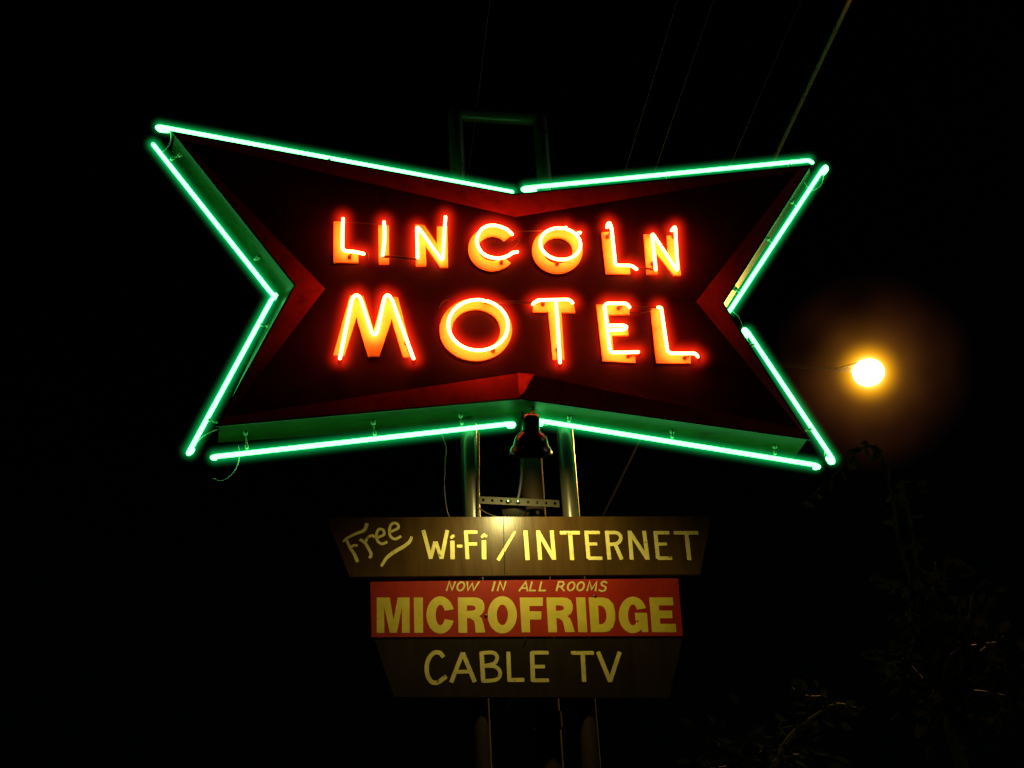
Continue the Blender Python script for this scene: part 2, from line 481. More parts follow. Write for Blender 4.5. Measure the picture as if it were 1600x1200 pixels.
def letter(label, polys, tubes, rings=(), posts=(), rtube=TR):
    m = MB()
    for pl in polys: m.poly([L2(x, y, FD) for (x, y) in pl], FB, FD)
    for (o_, i_, closed) in rings:
        m.strip([L2(x, y, FD) for (x, y) in i_], [L2(x, y, FD) for (x, y) in o_], FB, FD, closed)
    lt = m.build('letter', MT['letter'], sign, label=label)
    m = MB()
    allp = []; runs = []
    for tb in tubes:
        pts, sm = tb
        p3 = [S(q[0], q[1], q[2] if len(q) > 2 else TD) for q in pts]
        p3 = smooth_path(p3, 6) if sm else fillet(p3, 0.04)
        allp += p3; runs.append(p3)
        m.tube(p3, rtube, 12)
    m.build('neon_tube', MT['red_neon'], lt, smooth=True)
    mh = MB(); segs = []; HR = 0.155
    for p3 in runs:
        mh.tube(p3, HR, 14)
        kp = [p3[0]]                                 # simplify to the few straight pieces that matter
        for q0, q1, q2 in zip(p3, p3[1:], p3[2:]):
            if (q1 - kp[-1]).length > 0.03 and ((q2 - q1).angle(q1 - kp[-1], 0) > 0.12 or (q1 - kp[-1]).length > 0.6): kp.append(q1)
        kp.append(p3[-1])
        segs += [(u - AT[lt.name], v - AT[lt.name]) for u, v in zip(kp, kp[1:]) if (u - v).length > 1e-4]
    h = mh.build('halo', polyline_glow('red_halo', segs, HR, 4.0, (1.0, 0.018, 0.004), 20.0), lt, smooth=True)  # red bloom painted as emission around the letter's tube
    rm = h.modifiers.new('union', 'REMESH'); rm.mode = 'VOXEL'; rm.voxel_size = 0.028
    for (px, py) in posts:                           # glass post from the letter face out to the tube
        a = S(px, py, FD)
        q = min(allp, key=lambda z: ((z - N * (TD - FD)) - a).length)
        mm = MB(); mm.tube([a - N * 0.004, a.lerp(q, 0.9)], 0.007, 8)
        mm.tube([a - N * 0.003, a + N * 0.018], 0.015, 10)
        mm.build('tube_support', MT['jumper'], lt, smooth=True)
    return lt

letter('first yellow letter L of the upper word',
       [[(521.5, 346), (538, 346.5), (538, 395), (560, 396), (560, 410), (521, 409)]],
       [([(536, 342), (534.7, 392), (556, 393.5), (568, 396.5)], False)], posts=[(546, 402.5)])
letter('yellow letter I', [[(591, 352), (607.5, 352), (608, 412), (592, 412)]],
       [([(600, 347), (601, 370), (598, 399)], True)])
letter('first yellow letter N of the upper word',
       [[(648.5, 350), (663, 352), (683, 381), (683, 354), (699, 353.5), (700, 417), (688, 417), (665, 384), (666, 415), (650, 415)]],
       [([(652.5, 403), (651.3, 352), (691.5, 408.5), (696, 339)], False)])
Co = ring_pts(770, 388, 38, 34.5, -38, -318, 40); Ci = ring_pts(770, 388, 22.5, 19.5, -38, -318, 40)
letter('yellow letter C', [], [([(800, 366), (790, 357.5), (770, 352), (753, 358), (745, 375), (750, 391), (762, 400.5), (779, 403.5), (793, 400), (801, 395), (808, 393.5)], True)],
       rings=[(Co, Ci, False)], posts=[(783, 411)])
letter('yellow letter O of the upper word', [], [(ring_pts(875.5, 381, 31.5, 24.5, -78, 275, 40, 0.13) + [(884, 355.5)], True), ([(902, 365, .074), (906.5, 363.5, .082)], False)],
       rings=[(ring_pts(871, 391, 39.5, 35.5, 0, 360 - 9, 40, 0.1), ring_pts(871.5, 391, 23.5, 20.5, 0, 360 - 9, 40, 0.1), True)], posts=[(870, 413)])
letter('second yellow letter L of the upper word',
       [[(940, 363), (956, 362), (963, 415), (984.5, 416.5), (984.7, 428), (947, 427)]],
       [([(948.5, 355, .074), (949.5, 350, .082), (952.5, 348), (955.5, 356), (961.5, 413), (966, 414.5), (987, 415), (994.5, 420.5)], False)], posts=[(949, 371)])
letter('last yellow letter N of the upper word',
       [[(1006, 366), (1021, 366), (1044, 395), (1042, 368), (1057, 368), (1064, 430), (1053, 430), (1026, 396), (1028, 428), (1011, 428)]],
       [([(1024.5, 421), (1018.5, 363), (1059, 425), (1055, 353.5), (1049.5, 360, .074)], False)], posts=[(1019, 413), (1052, 371)])
letter('yellow letter M',
       [[(521, 555), (547, 461), (567.6, 462), (584, 516), (598, 463), (621.6, 464.4), (646, 558), (630, 558), (612, 498), (592.4, 557), (575.6, 557), (557, 495), (538, 556)]],
       [([(531, 560), (550, 468), (554, 461.5), (560, 461.5), (564, 468), (580, 518), (583, 522.5), (587, 522.5), (590, 517), (600, 468), (603, 461.5), (608, 461.5), (612, 468), (646, 560)], False)], posts=[(635, 537)])
letter('yellow letter O of the lower word', [], [(ring_pts(747, 508, 46.5, 39.5, -75, 276, 44, 0.03) + [(756, 470)], True)],
       rings=[(ring_pts(743.5, 515, 56.5, 49, 0, 352, 44), ring_pts(744, 515.5, 38, 32.5, 0, 352, 44), True)],
       posts=[(770, 549), (708, 487), (757, 471.5)])
letter('yellow letter T', [[(833, 470), (895, 468), (899, 488), (877, 487.5), (882, 562), (864, 562), (857, 487), (833, 487)]],
       [([(832.5, 475, .08), (840, 469), (889, 468), (894.5, 473, .08)], False), ([(868, 470), (870, 486), (875, 566)], False)], posts=[(848, 476), (871, 547)])
letter('yellow letter E', [[(932, 476), (983, 474), (984, 490.5), (950.5, 491), (953, 508), (981, 508), (982, 523.5), (956, 524), (959.5, 553), (992, 553), (993, 567), (942, 564)]],
       [([(983.5, 480, .08), (979, 474), (948, 474), (944.5, 478), (953, 548), (957, 551), (997, 550)], False),
        ([(950, 508.5), (975, 508.5), (979.5, 510.5), (976, 515, .082), (953, 516, .08)], False)], posts=[(966, 482), (981, 557)])
letter('yellow letter L of the lower word', [[(1017, 482), (1033, 481), (1042, 553), (1079, 554), (1079, 567.5), (1026, 567.5)]],
       [([(1028, 480.5, .08), (1033, 480.5), (1043, 549), (1048, 552), (1086, 552), (1091, 557.5, .08)], False)], posts=[(1069, 560)])

def jumper(pts, r=0.008, mt='jumper', d=0.07, name='jumper_tube'):
    m = MB(); m.tube(smooth_path([S(q[0], q[1], q[2] if len(q) > 2 else d) for q in pts], 5), r, 8)
    return m.build(name, MT[mt], sign, smooth=True)
jumper([(538, 347.5), (560, 348), (592, 350.5)], 0.004)
jumper([(598, 401), (612, 401.5), (634, 403.5), (652, 405)], 0.011, d=.08)
jumper([(800, 366, .08), (806, 361.5), (840, 360), (858, 360)], 0.008, d=.066)
jumper([(884, 356, .08), (893, 357.5), (904, 360)], 0.010)
jumper([(994.5, 420.5, .08), (1004, 419.5), (1015, 420), (1025, 422, .08)], 0.008)
jumper([(757, 471, .08), (790, 472), (820, 472.5), (832, 474, .08)], 0.011)
jumper([(984, 480, .08), (1000, 480.5), (1028, 480.5, .08)], 0.008)
jumper([(984, 488), (996, 489), (1008, 487.5), (1018, 484)], 0.006)
jumper([(702, 470), (697, 469), (690, 474), (687, 480)], 0.004)
jumper([(797, 393, .08), (812, 375, .066), (800, 377, .08)], 0.006)
for (px, py, q) in ((531, 566, 0), (646, 566, 0), (875, 571, 0), (1092, 562, 0), (999, 554, 0), (570, 400, 0), (573, 403, 0)):
    m = MB()                                         # electrode boots reaching back to the face
    a = S(px, py - 5, TD - 0.01); b = S(px, py, 0.0175)
    m.tube(fillet([a, S(px, py + 2, 0.055), b], 0.03), 0.016 if q == 0 else 0.01, 10)
    m.build('electrode_boot', MT['jumper'], sign, smooth=True)

# green outline tubes, halfway down the side walls, each with its halo of painted-on glow
BD = -0.18
GR = 0.0162
def wall_foot(p):                                    # nearest place on the side walls
    q = p - O; u = Vector((q.dot(SX), q.dot(SZ))); best = None
    for i in range(n8):
        a = Vector(mid2[i]); b = Vector(mid2[(i + 1) % n8]); ab = b - a
        t = max(0, min(1, (u - a).dot(ab) / ab.length_squared)); c = a + ab * t
        if best is None or (c - u).length < best[0]: best = ((c - u).length, c)
    return W(best[1].x, best[1].y, q.dot(N))

tubes = [
    ('top left', [(263, 204.5, -.25), (250, 204, -.23), (245, 198.5), (250, 198), (800, 300)], 1, [(515, 247)], (2, 4)),
    ('top right', [(836, 297.5, -.25), (822, 299, -.24), (816, 295.5, -.2), (821, 293.6), (1264, 250.5), (1269, 254, -.2)], 1, [(861, 293), (1042, 275), (1233, 256)], (3, 4)),
    ('upper left', [(239.5, 226), (424, 458), (430, 463), (428, 466, -.2)], 1, [(266, 250), (397, 406)], (0, 1)),
    ('lower left', [(431, 461, -.2), (425, 467), (296, 705), (294, 709), (299, 706, -.22), (301, 702, -.24)], 1, [(405.5, 506), (321, 654)], (1, 2)),
    ('bottom left', [(336, 716, -.24), (331, 715, -.2), (336, 713.5), (798, 662), (803, 662.5, -.2), (802, 666, -.23), (795, 666, -.25)], 1, [(386, 702), (586, 681), (722, 664)], (2, 3)),
    ('bottom right', [(846, 663, -.25), (836, 660, -.22), (835, 657, -.2), (842, 657.2), (1274, 726.5), (1281, 730, -.2), (1273, 731, -.24)], 1, [(889, 660), (1050, 685), (1211, 711)], (3, 4)),
    ('lower right', [(1166, 526, -.25), (1161, 519, -.22), (1163, 513.5, -.2), (1168, 518), (1301, 717), (1302, 722.5), (1297, 723, -.22), (1293, 716, -.25)], 1, [(1179, 538), (1269, 670)], (3, 4)),
    ('upper right', [(1287, 271, -.24), (1292.5, 264, -.22), (1290, 259.5), (1286, 264), (1142, 483), (1137, 489)], 1, [(1247, 322), (1209, 379), (1158, 457)], (2, 4)),
]
for (nm, path, _, sup, span) in tubes:
    m = MB()
    p3 = [S(q[0], q[1], q[2] if len(q) > 2 else BD) for q in path]
    m.tube(fillet(p3, 0.03), GR, 14)
    tb = m.build('outline_tube', MT['green_neon'], sign, smooth=True, label='green neon outline tube, ' + nm)
    # halo
    seg = max(((p3[i], p3[i + 1]) for i in range(len(p3) - 1)), key=lambda s: (s[0] - s[1]).length)
    a, b = seg; mid = (a + b) / 2; half = (b - a).length / 2
    R = 0.105
    xd = (b - a).normalized(); yd = xd.cross(N).normalized(); zd = xd.cross(yd)
    mg = MB()
    ns, sg = 6, 16
    rings_ = []
    for k in range(ns + 1):
        t = PI / 2 * k / ns; rings_.append((-half - R * math.cos(t), R * math.sin(t) + 1e-4))
    for k in range(ns + 1):
        t = PI / 2 * k / ns; rings_.append((half + R * math.sin(t), R * math.cos(t) + 1e-4))
    for (x, r) in rings_:
        for k in range(sg):
            an = 2 * PI * k / sg; mg.v.append(Vector((x, r * math.cos(an), r * math.sin(an))))
    for i in range(len(rings_) - 1):
        for k in range(sg):
            mg.f.append([i * sg + k, i * sg + (k + 1) % sg, (i + 1) * sg + (k + 1) % sg, (i + 1) * sg + k])
    mg.f.append([k for k in range(sg)][::-1]); mg.f.append([(len(rings_) - 1) * sg + k for k in range(sg)])
    gl = mg.build('halo', glow_volume('green_halo', half, [(R, 4.4, (0.002, 1.0, 0.20), 18.0, 0)]), None)
    gl.parent = tb
    gl.matrix_local = Matrix.Translation(mid - AT[tb.name]) @ Matrix((xd, yd, zd)).transposed().to_4x4()
    for (px, py) in sup:
        t_ = S(px, py, BD); w_ = wall_foot(t_)
        m = MB(); m.tube([w_, w_.lerp(t_, 0.82)], 0.0065, 8)
        dr = (t_ - w_).normalized()
        m.tube([w_, w_ + dr * 0.012], 0.018, 10)
        m.tube([t_ - dr * (GR + .012), t_ - dr * (GR - .004)], 0.013, 10)
        m.build('tube_support', MT['lead'], tb, smooth=True)

def lead(pts, r=0.0035, d=-0.2, mt='lead'):
    m = MB(); m.tube(smooth_path([S(q[0], q[1], q[2] if len(q) > 2 else d) for q in pts], 6), r, 6)
    return m.build('lead_wire', MT[mt], sign, smooth=True)
lead([(266, 205, -.24), (267, 218), (262, 230), (254, 237), (246, 236)])
lead([(373, 697), (374, 714), (370, 730), (360, 744), (346, 751), (333, 748)], d=-.24)
lead([(1287, 273, -.24), (1284, 287), (1275, 296), (1265, 296), (1256, 284), (1252, 278)])
lead([(1145, 487), (1153, 494), (1159, 505), (1162, 515)])
lead([(302, 703, -.24), (309, 690), (322, 679), (340, 671)])
lead([(1166, 527, -.25), (1170, 537), (1176, 540), (1181, 538)])
lead([(1297, 719, -.25), (1292, 712), (1289, 706), (1288, 712)])
lead([(843, 663, -.25), (851, 665), (858, 662), (861, 656)])

# ------------------------------------------------------------------ pole frame
def vline(px, py, d):                                # ground point under a measured point
    p = S(px, py, d); return Vector((p.x, p.y, 0)), p
PD = -0.285
gl0, lp = vline(735, 745, PD); gr0, rp_ = vline(888, 745, PD)
topL = S(713, 182, PD); topR = S(844, 182, PD)
ztop = (topL.z + topR.z) / 2
frame = thing('pole_frame', (gl0 + gr0) / 2, 'tall painted steel pole frame carrying the neon sign and the boards', 'pole frame')
PR = 0.062
for (gp, nm) in ((gl0, 0), (gr0, 1)):
    m = MB(); hs = 26
    m.tube([Vector((gp.x, gp.y, -0.1 + (ztop + 0.1) * k / hs)) for k in range(hs + 1)], PR, 24)
    po_ = m.build('pole', MT['steel'], frame, smooth=True)
    po_.data.materials.append(MT['post_brown_pole_shade'])            # below the boards: shade painted into the pole colour
    zlow = S(830, 1088, -0.17).z - AT[frame.name].z
    for pg in po_.data.polygons:
        if pg.center.z < zlow: pg.material_index = 1
m = MB(); a = Vector((gl0.x, gl0.y, ztop)); b = Vector((gr0.x, gr0.y, ztop)); dv = (b - a).normalized()
m.tube([a + dv * PR * .6, b - dv * PR * .6], PR * 0.98, 24)
m.build('top_bar', MT['steel'], frame, smooth=True)
cg, cp = vline(831, 745, -0.42)
m = MB(); zc = S(831, 640, -0.42).z
m.tube([Vector((cg.x, cg.y, -0.1 + (zc + 0.1) * k / 20)) for k in range(21)], 0.085, 24)
m.build('center_post', MT['post_brown_pole_shade'], frame, smooth=True)
m = MB()                                             # clamp band under the boards
zb = S(850, 1126, -0.42).z
m.lathe(Vector((cg.x, cg.y, zb - 0.05)), Vector((0, 0, 1)), [(0, .086), (0, .098), (.10, .098), (.10, .086)], 28)
m.build('clamp_band', MT['jumper'], frame, smooth=False)
# perforated flat bar between the poles
m = MB(); BRD = -0.20
u0, v0 = L2(748, 781, BRD); u1, v1 = L2(874, 787, BRD)
bh = 0.027
nh = 9
def bp(t, s): return (u0 + (u1 - u0) * t, v0 + (v1 - v0) * t + s)
m.poly([bp(0, bh), bp(1, bh), bp(1, bh * .36), bp(0, bh * .36)], BRD - .006, BRD)
m.poly([bp(0, -bh * .36), bp(1, -bh * .36), bp(1, -bh), bp(0, -bh)], BRD - .006, BRD)
hw = 0.009 / (u1 - u0)
xs = [0.0]
for k in range(nh):
    c = (k + .5) / nh; xs += [c - hw, c + hw]
xs.append(1.0)
for k in range(0, len(xs), 2):
    m.poly([bp(xs[k], bh * .36), bp(xs[k + 1], bh * .36), bp(xs[k + 1], -bh * .36), bp(xs[k], -bh * .36)], BRD - .006, BRD)
bar = m.build('perforated_bar', MT['galv'], frame)
for (px, py) in ((793.5, 783.5), (809, 784.2)):
    m = MB(); m.lathe(S(px, py, BRD), N, [(0, .018), (.005, .018), (.009, .016), (.013, .012), (.0155, .007), (.0165, .002)], 20)
    m.build('bolt', MT['chrome'], bar, smooth=True)
# flexible conduit and loose cables on the poles
m = MB()
pts = [S(747, y, PD + .07) for y in range(676, 905, 3)]
m.tube(pts, 0.009, 8, radii=[0.0085 + 0.003 * (i % 2) for i in range(len(pts))])
m.build('conduit', MT['galv'], frame, smooth=True)
m = MB(); m.tube(smooth_path([S(x, y, -.24) for (x, y) in ((686, 660), (692, 684), (697, 700), (695, 725), (694, 760), (697, 790), (702, 808), (715, 822), (730, 828))], 5), .0045, 6)
m.build('cable', MT['wire'], frame, smooth=True)
m = MB(); m.tube(smooth_path([S(x, y, -.19) for (x, y) in ((750, 795), (757, 800), (767, 804.5), (778, 808), (790, 812))], 5), .005, 6)
m.build('cable', MT['galv'], frame, smooth=True)
m = MB(); m.tube(smooth_path([S(x, y, -.22) for (x, y) in ((816, 640), (816, 700), (815, 740), (811, 772), (806, 785))], 5), .011, 8)
m.build('cable', MT['wire'], frame, smooth=True)

# ------------------------------------------------------------------ sign boards
BO = -0.17                                           # front of the boards
class Letters:
    def __init__(self, z, sc, org, d): self.z = z; self.sc = sc; self.org = org; self.d = d; self.k = 0; self.m = MB()
    def pt(self, q): return (self.org[0] + q[0] / self.sc, self.org[1] + q[1] / self.sc)
    def uv(self, q): return L2(*self.pt(q), self.d)
    def dep(self):
        self.k += 1
        return self.d + 0.0002, self.d + 0.0005 + 0.00013 * (self.k % 8)
    def stroke(self, pts, w, sm=False, cap=0.25, taper=None, closed=False):
        if sm: pts = [(v.x, v.y) for v in smooth_path([(p[0], p[1], 0) for p in pts], 5)]
        c = [Vector(self.uv(p)) for p in pts]
        p0 = self.pt(pts[0]); wm = w / self.sc * pxm(p0[0], p0[1], self.d)
        n = len(c); Lp, Rp = [], []
        ws = []
        for i in range(n):
            t = i / max(1, n - 1)
            ws.append(wm * (taper(t) if taper else 1.0))
        dirs = [((c[i + 1] - c[i]).normalized()) for i in range(n - 1)]
        for i in range(n):
            if i == 0: nn = dirs[0].orthogonal(); k = 1
            elif i == n - 1: nn = dirs[-1].orthogonal(); k = 1
            else:
                a = dirs[i - 1].orthogonal(); b = dirs[i].orthogonal(); nn = (a + b)
                if nn.length < 1e-6: nn = a
                nn = nn.normalized(); k = 1 / max(0.6, nn.dot(a))
            Lp.append(tuple(c[i] + nn * ws[i] / 2 * k)); Rp.append(tuple(c[i] - nn * ws[i] / 2 * k))
        if cap:
            e = dirs[0] * wm * cap * .5; nn = dirs[0].orthogonal() * ws[0] * .5 * (1 - cap * .9)
            Lp.insert(0, tuple(c[0] - e + nn)); Rp.insert(0, tuple(c[0] - e - nn))
            e = dirs[-1] * wm * cap * .5; nn = dirs[-1].orthogonal() * ws[-1] * .5 * (1 - cap * .9)
            Lp.append(tuple(c[-1] + e + nn)); Rp.append(tuple(c[-1] + e - nn))
        d0, d1 = self.dep()
        self.m.strip(Lp, Rp, d0, d1)
    def poly(self, pts):
        d0, d1 = self.dep(); self.m.poly([self.uv(p) for p in pts], d0, d1)
    def band(self, o_, i_, closed=False):
        d0, d1 = self.dep(); self.m.strip([self.uv(p) for p in i_], [self.uv(p) for p in o_], d0, d1, closed)
    def done(self, material, parent, label): 
        return self.m.build('lettering', material, parent, label=label)

def board(name, label, corners, material, d, thick=0.03):
    base = S(sum(c[0] for c in corners) / 4, max(c[1] for c in corners), d)
    t = thing(name, base, label, 'sign board')
    m = MB(); m.poly([L2(x, y, d) for (x, y) in corners], d - thick, d)
    m.build('panel', material, t)
    return t

wb = board('sign_board', 'brown painted board reading Free Wi-Fi / INTERNET, topmost below the neon sign',
           [(510, 808.5), (1112, 806.5), (1094, 897), (546, 901)], MT['board_brown'], BO)
m = MB()
pa_, pb_ = L2(786.5, 808, BO), L2(788.5, 898, BO)
m.strip([(pa_[0] - .0022, pa_[1]), (pb_[0] - .0022, pb_[1])], [(pa_[0] + .0022, pa_[1]), (pb_[0] + .0022, pb_[1])], BO, BO + .0012)
m.build('seam_strip', MT['board_dark'] if 'board_dark' in MT else MT['board_brown'], wb)
z5 = lambda: Letters(0, 5.0, (500, 790), BO)
z6 = lambda: Letters(0, 5.0, (800, 790), BO)
T_ = lambda t: 0.55 + 0.9 * math.sin(PI * min(1, t * 1.02)) ** 0.7
w = z5()
w.stroke([(366, 140), (345, 192), (275, 222), (210, 255), (182, 282)], 26, True, taper=lambda t: 1.15 - .55 * t)
w.stroke([(205, 262), (235, 330), (268, 380), (292, 438)], 25, True, taper=lambda t: .8 + .3 * t)
w.stroke([(232, 335), (262, 312), (292, 312)], 20, True)
w.stroke([(312, 266), (348, 288), (378, 335), (400, 382), (386, 408)], 24, True)
w.stroke([(352, 290), (378, 246), (412, 234), (424, 250)], 21, True)
w.stroke([(448, 250), (500, 226), (492, 190), (460, 186), (442, 220), (448, 272), (482, 300), (524, 284)], 21, True)
w.stroke([(548, 206), (610, 176), (602, 142), (566, 140), (544, 178), (548, 236), (586, 262), (632, 240)], 21, True)
w.stroke([(480, 472), (520, 410), (580, 362), (650, 322), (700, 282), (716, 244)], 24, True, taper=lambda t: .85 + .4 * math.sin(PI * t))
w.done(MT['cream'], wb, 'cream brush script word Free with a swash')
w = z5()
w.stroke([(808, 195), (865, 412)], 30); w.stroke([(865, 412), (898, 285)], 28); w.stroke([(905, 285), (948, 412)], 28); w.stroke([(950, 412), (994, 195)], 30)
w.stroke([(1034, 278), (1036, 415)], 35); w.stroke([(1024, 252), (1044, 234)], 24, cap=.5)
w.stroke([(1072, 317), (1110, 317)], 24)
w.stroke([(1140, 200), (1152, 415)], 30); w.stroke([(1128, 207), (1226, 207)], 27); w.stroke([(1146, 301), (1224, 299)], 26)
w.stroke([(1280, 275), (1282, 416)], 36); w.stroke([(1264, 246), (1282, 228), (1300, 240)], 22, cap=.5)
w.done(MT['cream'], wb, 'cream painted word Wi-Fi')
w = z5(); w.stroke([(1522, 205), (1392, 425)], 25, taper=lambda t: .75 + .35 * t); w.done(MT['cream'], wb, 'cream slash')
w = z6()
w.stroke([(105, 198), (122, 422)], 33)
w.stroke([(203, 198), (220, 420)], 30); w.stroke([(205, 205), (325, 415)], 30); w.stroke([(310, 198), (330, 420)], 30)
w.stroke([(377, 212), (527, 212)], 29); w.stroke([(453, 214), (470, 422)], 32)
w.stroke([(579, 200), (598, 412)], 30); w.stroke([(575, 210), (683, 210)], 27); w.stroke([(590, 301), (662, 299)], 24); w.stroke([(598, 411), (702, 411)], 27)
w.stroke([(740, 200), (760, 418)], 30); w.stroke([(742, 212), (815, 212), (846, 235), (846, 270), (815, 298), (752, 303)], 27, True); w.stroke([(806, 302), (856, 418)], 30)
w.stroke([(918, 200), (935, 420)], 30); w.stroke([(920, 206), (1056, 415)], 30); w.stroke([(1032, 200), (1060, 420)], 30)
w.stroke([(1119, 203), (1140, 412)], 30); w.stroke([(1113, 212), (1226, 212)], 27); w.stroke([(1130, 302), (1207, 300)], 24); w.stroke([(1140, 411), (1247, 411)], 27)
w.stroke([(1267, 213), (1452, 213)], 28); w.stroke([(1363, 215), (1385, 422)], 32)
w.done(MT['cream'], wb, 'cream painted word INTERNET')

RO = BO + 0.004
rb = board('sign_board', 'red board with yellow MICROFRIDGE lettering, between the two brown boards',
           [(578.5, 909), (1059.5, 903.5), (1067, 993.5), (580.5, 995.5)], MT['board_red'], RO)
z5 = lambda: Letters(0, 5.0, (500, 790), RO)
z6 = lambda: Letters(0, 5.0, (800, 790), RO)
def ell(cx, cy, rx, ry, slant=0.22, n=18):
    return [(cx + rx * math.cos(a) - slant * ry * math.sin(a), cy + ry * math.sin(a)) for a in [2 * PI * k / n for k in range(n + 1)]]
w = z5()
w.stroke([(988, 666), (1010, 594), (1032, 660), (1056, 594)], 13)
w.stroke(ell(1100, 631, 27, 33), 13)
w.stroke([(1150, 594), (1156, 662), (1190, 606), (1200, 662), (1243, 594)], 13)
w.done(MT['darkened_cream'], rb, 'small pale slanted word NOW')
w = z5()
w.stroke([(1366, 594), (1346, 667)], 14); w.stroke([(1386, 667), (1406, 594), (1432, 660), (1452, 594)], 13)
w.done(MT['darkened_cream'], rb, 'small pale slanted word IN')
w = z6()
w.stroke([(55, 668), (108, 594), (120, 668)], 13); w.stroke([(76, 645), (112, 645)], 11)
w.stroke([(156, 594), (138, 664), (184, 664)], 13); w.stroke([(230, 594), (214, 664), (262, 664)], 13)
w.done(MT['darkened_cream'], rb, 'small pale slanted word ALL')
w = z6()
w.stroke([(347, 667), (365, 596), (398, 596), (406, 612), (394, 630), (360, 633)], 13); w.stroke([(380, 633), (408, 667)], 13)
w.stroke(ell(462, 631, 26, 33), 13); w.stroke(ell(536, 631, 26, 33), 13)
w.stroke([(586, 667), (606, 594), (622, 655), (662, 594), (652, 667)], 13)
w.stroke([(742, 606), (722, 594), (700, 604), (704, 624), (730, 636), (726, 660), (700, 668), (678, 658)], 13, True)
w.done(MT['darkened_cream'], rb, 'small pale slanted word ROOMS')
def arc(cx, cy, rx, ry, a0, a1, n=30): return [(cx + rx * math.cos(math.radians(a0 + (a1 - a0) * k / (n - 1))), cy + ry * math.sin(math.radians(a0 + (a1 - a0) * k / (n - 1)))) for k in range(n)]
w = z5()
w.poly([(443, 718), (545, 718), (574, 895), (607, 718), (700, 718), (700, 994), (640, 994), (640, 795), (600, 994), (545, 994), (502, 795), (502, 994), (443, 994)])
w.poly([(732, 718), (803, 718), (806, 994), (737, 994)])
w.band(arc(940, 855, 109, 146, -18, -342), arc(940, 855, 37, 80, -24, -336))
w.poly([(1077, 718), (1146, 718), (1150, 994), (1082, 994)])
w.band([(1140, 718), (1200, 718), (1240, 722), (1268, 740), (1284, 775), (1284, 812), (1268, 845), (1235, 868), (1195, 878), (1140, 878)],
       [(1140, 780), (1180, 780), (1200, 783), (1211, 790), (1215, 798), (1215, 806), (1211, 814), (1200, 819), (1180, 822), (1140, 822)])
w.band([(1150, 824), (1225, 850), (1262, 880), (1275, 915), (1290, 992)], [(1150, 878), (1175, 882), (1202, 900), (1210, 930), (1216, 993)])
w.band(arc(1424, 854, 114, 146, 0, 350, 40), arc(1424, 854, 44, 80, 0, 350, 40), True)
w2 = z6(); w2.k = 15; w2.m = w.m
w2.poly([(60, 718), (242, 718), (240, 784), (136, 784), (138, 826), (230, 826), (228, 890), (138, 890), (142, 990), (76, 990)])
w2.poly([(268, 718), (338, 718), (352, 990), (284, 990)])
w2.band([(330, 718), (390, 718), (430, 722), (458, 740), (474, 775), (474, 812), (460, 845), (425, 868), (385, 878), (330, 878)],
        [(330, 780), (370, 780), (390, 783), (401, 790), (405, 798), (405, 806), (401, 814), (390, 819), (370, 822), (330, 822)])
w2.band([(342, 824), (415, 850), (452, 880), (468, 915), (490, 988)], [(342, 878), (368, 882), (394, 900), (404, 930), (416, 989)])
w2.poly([(500, 718), (572, 718), (588, 989), (518, 989)])
w2.poly([(598, 718), (668, 718), (684, 989), (617, 989)])
w2.band([(660, 718), (710, 718), (755, 730), (790, 770), (806, 835), (806, 890), (790, 950), (760, 980), (720, 989), (675, 989)],
        [(660, 782), (692, 782), (712, 790), (728, 812), (737, 840), (738, 875), (730, 905), (716, 922), (698, 928), (675, 928)])
w2.band(arc(944, 855, 110, 143, -22, -318, 36), arc(944, 855, 38, 82, -30, -324, 36))
w2.poly([(960, 838), (1054, 838), (1066, 988), (1016, 988), (1010, 950), (985, 950), (990, 898), (964, 898)])
w2.poly([(1072, 718), (1255, 718), (1260, 780), (1146, 780), (1149, 820), (1250, 820), (1254, 880), (1154, 880), (1158, 924), (1278, 924), (1284, 989), (1094, 989)])
w2.done(MT['yellow'], rb, 'big bold yellow word MICROFRIDGE')

for (px, py) in ((759.5, 962), (929.5, 931.5)):
    m = MB(); m.lathe(S(px, py, RO), N, [(0, .011), (.003, .011), (.006, .008), (.007, .001)], 14)
    m.build('bolt', MT['jumper'], rb, smooth=True)
cb = board('sign_board', 'dark brown board with CABLE TV in cream hand lettering, lowest board',
           [(584, 997.5), (1067, 996.5), (1046, 1090), (615, 1089)], MT['board_dark'], BO - 0.004)
z7 = lambda: Letters(0, 2.963, (560, 980), BO - 0.004)
w = z7()
w.stroke([(393, 137), (375, 118), (345, 122), (320, 160), (318, 215), (338, 252), (368, 255), (405, 228)], 20, True)
w.stroke([(430, 254), (482, 120)], 19); w.stroke([(484, 120), (538, 252)], 20); w.stroke([(456, 207), (518, 205)], 17)
w.stroke([(570, 116), (578, 252)], 20); w.stroke([(570, 120), (622, 118), (642, 138), (628, 168), (578, 180)], 17, True); w.stroke([(578, 180), (632, 182), (656, 210), (640, 242), (578, 250)], 17, True)
w.stroke([(694, 116), (699, 250)], 19); w.stroke([(698, 244), (766, 244)], 18)
w.stroke([(804, 116), (808, 250)], 20); w.stroke([(804, 118), (878, 118)], 17); w.stroke([(806, 183), (862, 182)], 16); w.stroke([(808, 246), (880, 246)], 17)
w.done(MT['darkened_cream'], cb, 'cream painted word CABLE')
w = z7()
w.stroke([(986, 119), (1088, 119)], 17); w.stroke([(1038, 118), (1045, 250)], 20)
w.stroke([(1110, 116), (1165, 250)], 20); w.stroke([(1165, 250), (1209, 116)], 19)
w.done(MT['darkened_cream'], cb, 'cream painted word TV')
m = MB(); m.tube([S(822, 993, RO + .006), S(820, 1002, RO + .004), S(818, 1008, RO)], .003, 6)
m.build('tie_wire', MT['galv'], cb, smooth=True)

